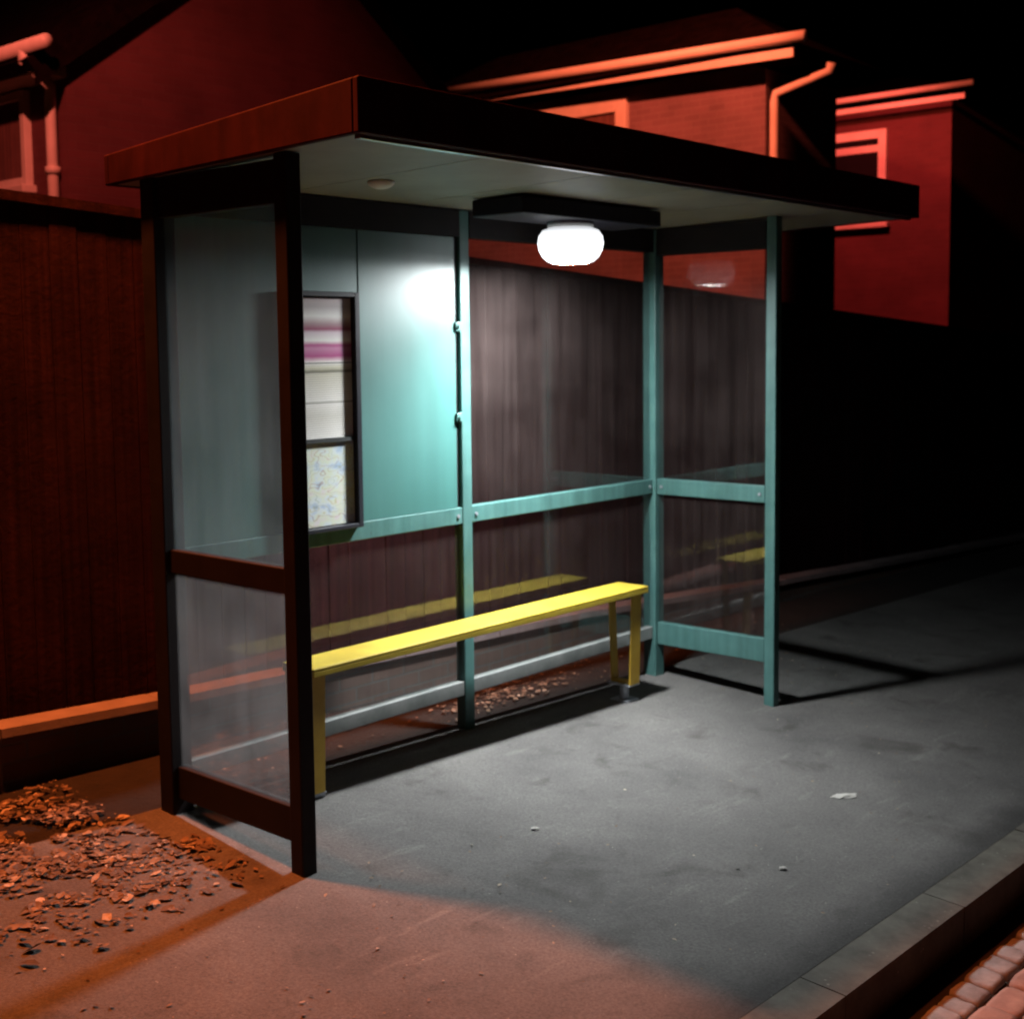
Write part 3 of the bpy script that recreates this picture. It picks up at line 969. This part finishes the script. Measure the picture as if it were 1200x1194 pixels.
bm = bmesh.new()
cnt = 0
while cnt < 2600:
    x = random.gauss(-.55, .32); y = random.gauss(-.03, .36)
    if x > -.10 or x < -1.6 or y > .57 or y < -.85 + .2 * random.random() or (x > -.2 and y > -.25):
        continue
    d = mnoise.noise(Vector((x * 4.5, y * 4.5, 3.1))) + .5 * mnoise.noise(Vector((x * 13, y * 13, 1.1)))
    if d < -.15 + random.uniform(-.25, .25):
        continue
    sz = random.choice((.006, .008, .010, .013, .016, .02, .026, .034, .048)) * random.uniform(.8, 1.25)
    leaf(bm, x, y, gz(x, y) + .007 + random.uniform(0, .012) * max(0, d), sz)
    cnt += 1
for _ in range(160):
    x, y = random.uniform(-1.4, .9), random.uniform(-1.7, -.75)
    if random.random() < .6:
        leaf(bm, x, y, gz(x, y) + .005, random.uniform(.006, .02))
for _ in range(260):
    x, y = random.gauss(2.25, .3), random.gauss(.25, .08)
    if .1 < y < .56:
        leaf(bm, x, y, gz(x, y) + .004, random.uniform(.008, .035))
for _ in range(140):
    x, y = random.uniform(.2, 3.2), random.uniform(.08, .56)
    leaf(bm, x, y, gz(x, y) + .002, random.uniform(.008, .03))
for _ in range(160):
    x, y = random.uniform(3.3, 5.2), random.uniform(-.75, .5)
    leaf(bm, x, y, gz(x, y) + .006, random.uniform(.006, .025))
for _ in range(90):
    x, y = random.uniform(.1, 5), random.uniform(-2.3, -.9)
    leaf(bm, x, y, gz(x, y) + .006, random.uniform(.006, .018))
me = link('leaf_litter', bm, M['leaf'])
tag(me, 'dead leaves scattered on the pavement beside and behind the bus shelter', 'leaf litter', kind='stuff')


def scrap(x, y, sx, sy, label):
    bm = bmesh.new()
    r = bmesh.ops.create_icosphere(bm, subdivisions=3, radius=1)
    for v in r['verts']:
        k = 1 + .5 * mnoise.noise(v.co * 2.3 + Vector((x * 9, y * 5, 0))) + .35 * mnoise.noise(v.co * 5.1 + Vector((x * 9, y * 5, 0)))
        v.co = Vector((v.co.x * sx * k, v.co.y * sy * k, max(v.co.z, -.3) * .006 * k))
    o = link('litter_scrap', bm, M['paper'])
    o.location = (x, y, gz(x, y) + .005)
    o.rotation_euler = (0, 0, -.6)
    return tag(o, label, 'litter')


scrap(2.26, -1.71, .055, .024, 'largest pale scrap of flattened paper lying on the grey pavement right of the shelter')
sc = [(0.93, -1.27), (1.35, -1.92)]
scrap(1.35, -1.92, .014, .012, 'small pale fleck on the pavement towards the kerb')
scrap(0.93, -1.06, .016, .012, 'tiny pale fleck on the pavement before the bench')

# ------------------------------------------------------------------ light
w = bpy.data.worlds.new('World')
scene.world = w
w.use_nodes = True
wn = w.node_tree
bg = wn.nodes['Background']
sky = wn.nodes.new('ShaderNodeTexSky')
sky.sky_type = 'NISHITA'
sky.sun_disc = False
sky.sun_elevation = math.radians(-6)
sky.sun_rotation = math.radians(200)
wn.links.new(sky.outputs[0], bg.inputs[0])
bg.inputs[1].default_value = 0.006


def aimed_light(name, loc, aim, power, col, radius, angle=None, blend=.5):
    ld = bpy.data.lights.new(name, 'SPOT' if angle else 'POINT')
    ld.energy = power; ld.color = col; ld.shadow_soft_size = radius
    if angle:
        ld.spot_size = math.radians(angle); ld.spot_blend = blend
    o = bpy.data.objects.new(name, ld)
    COL.objects.link(o)
    o.location = loc
    if aim:
        o.rotation_euler = (Vector(aim) - Vector(loc)).to_track_quat('-Z', 'Y').to_euler()
    return o


SOD = (1.0, 0.195, 0.040)
aimed_light('street_and_added_light', (-0.62, 0.36, 6.0), (-2.2, 0.6, 0), 3200, SOD, .15, 138, .9)
aimed_light('street_and_added_light', (6.5, 2.95, 6.4), (10, 4.6, 4.7), 1500, (1.0, .15, .065), .10, 78, .6)
aimed_light('street_and_added_light', (12.9, 4.3, 6.0), (16, 4.5, 2.4), 720, (1.0, .10, .075), .10, 96, .6)
aimed_light('street_and_added_light', (0.2, 2.6, 6.4), (2.6, 6.3, 4.5), 1150, (1.0, .15, .095), .10, 74, 1.0)  # added light for the gable alone; no street lamp stands there

# the beam of the shelter lamp, thrown down from its lens
aimed_light('shelter_lamp_beam', (LC[0], LC[1], 2.178), (1.55, -0.28, -.1), 390, (0.95, 0.98, 1.0), .07, 118, 1.0)

# ------------------------------------------------------------------ camera
f, PX, PY = 1523.9614, 585.3358, 536.6845
yaw, pitch, roll = 0.8425, -0.0864, -0.0114
Fw = Vector((math.sin(yaw) * math.cos(pitch), math.cos(yaw) * math.cos(pitch), math.sin(pitch)))
rt = Vector((math.cos(yaw), -math.sin(yaw), 0)); up = rt.cross(Fw)
R = rt * math.cos(roll) + up * math.sin(roll); U = -rt * math.sin(roll) + up * math.cos(roll)
cd = bpy.data.cameras.new('camera')
cam = bpy.data.objects.new('camera', cd)
COL.objects.link(cam)
mt = Matrix((R, U, -Fw)).transposed().to_4x4()
mt.translation = (-2.8712, -4.2847, 1.8101)
cam.matrix_world = mt
cd.sensor_fit = 'HORIZONTAL'
cd.sensor_width = 36
cd.lens = 36 * f / 1200
cd.shift_x = (600 - PX) / 1200
cd.shift_y = (PY - 597) / 1200
cd.clip_start = .05
cd.clip_end = 2000
cd.dof.use_dof = True
cd.dof.focus_distance = 3.6
cd.dof.aperture_fstop = cd.lens / 1000 / .011
scene.camera = cam

scene.view_settings.view_transform = 'Standard'
scene.view_settings.look = 'None'
scene.view_settings.exposure = 0
scene.view_settings.gamma = 1
cy = scene.cycles
cy.use_denoising = True
cy.max_bounces = 10
cy.transparent_max_bounces = 24
cy.sample_clamp_indirect = 60
cy.filter_width = 2.0
cy.caustics_reflective = False
cy.caustics_refractive = False
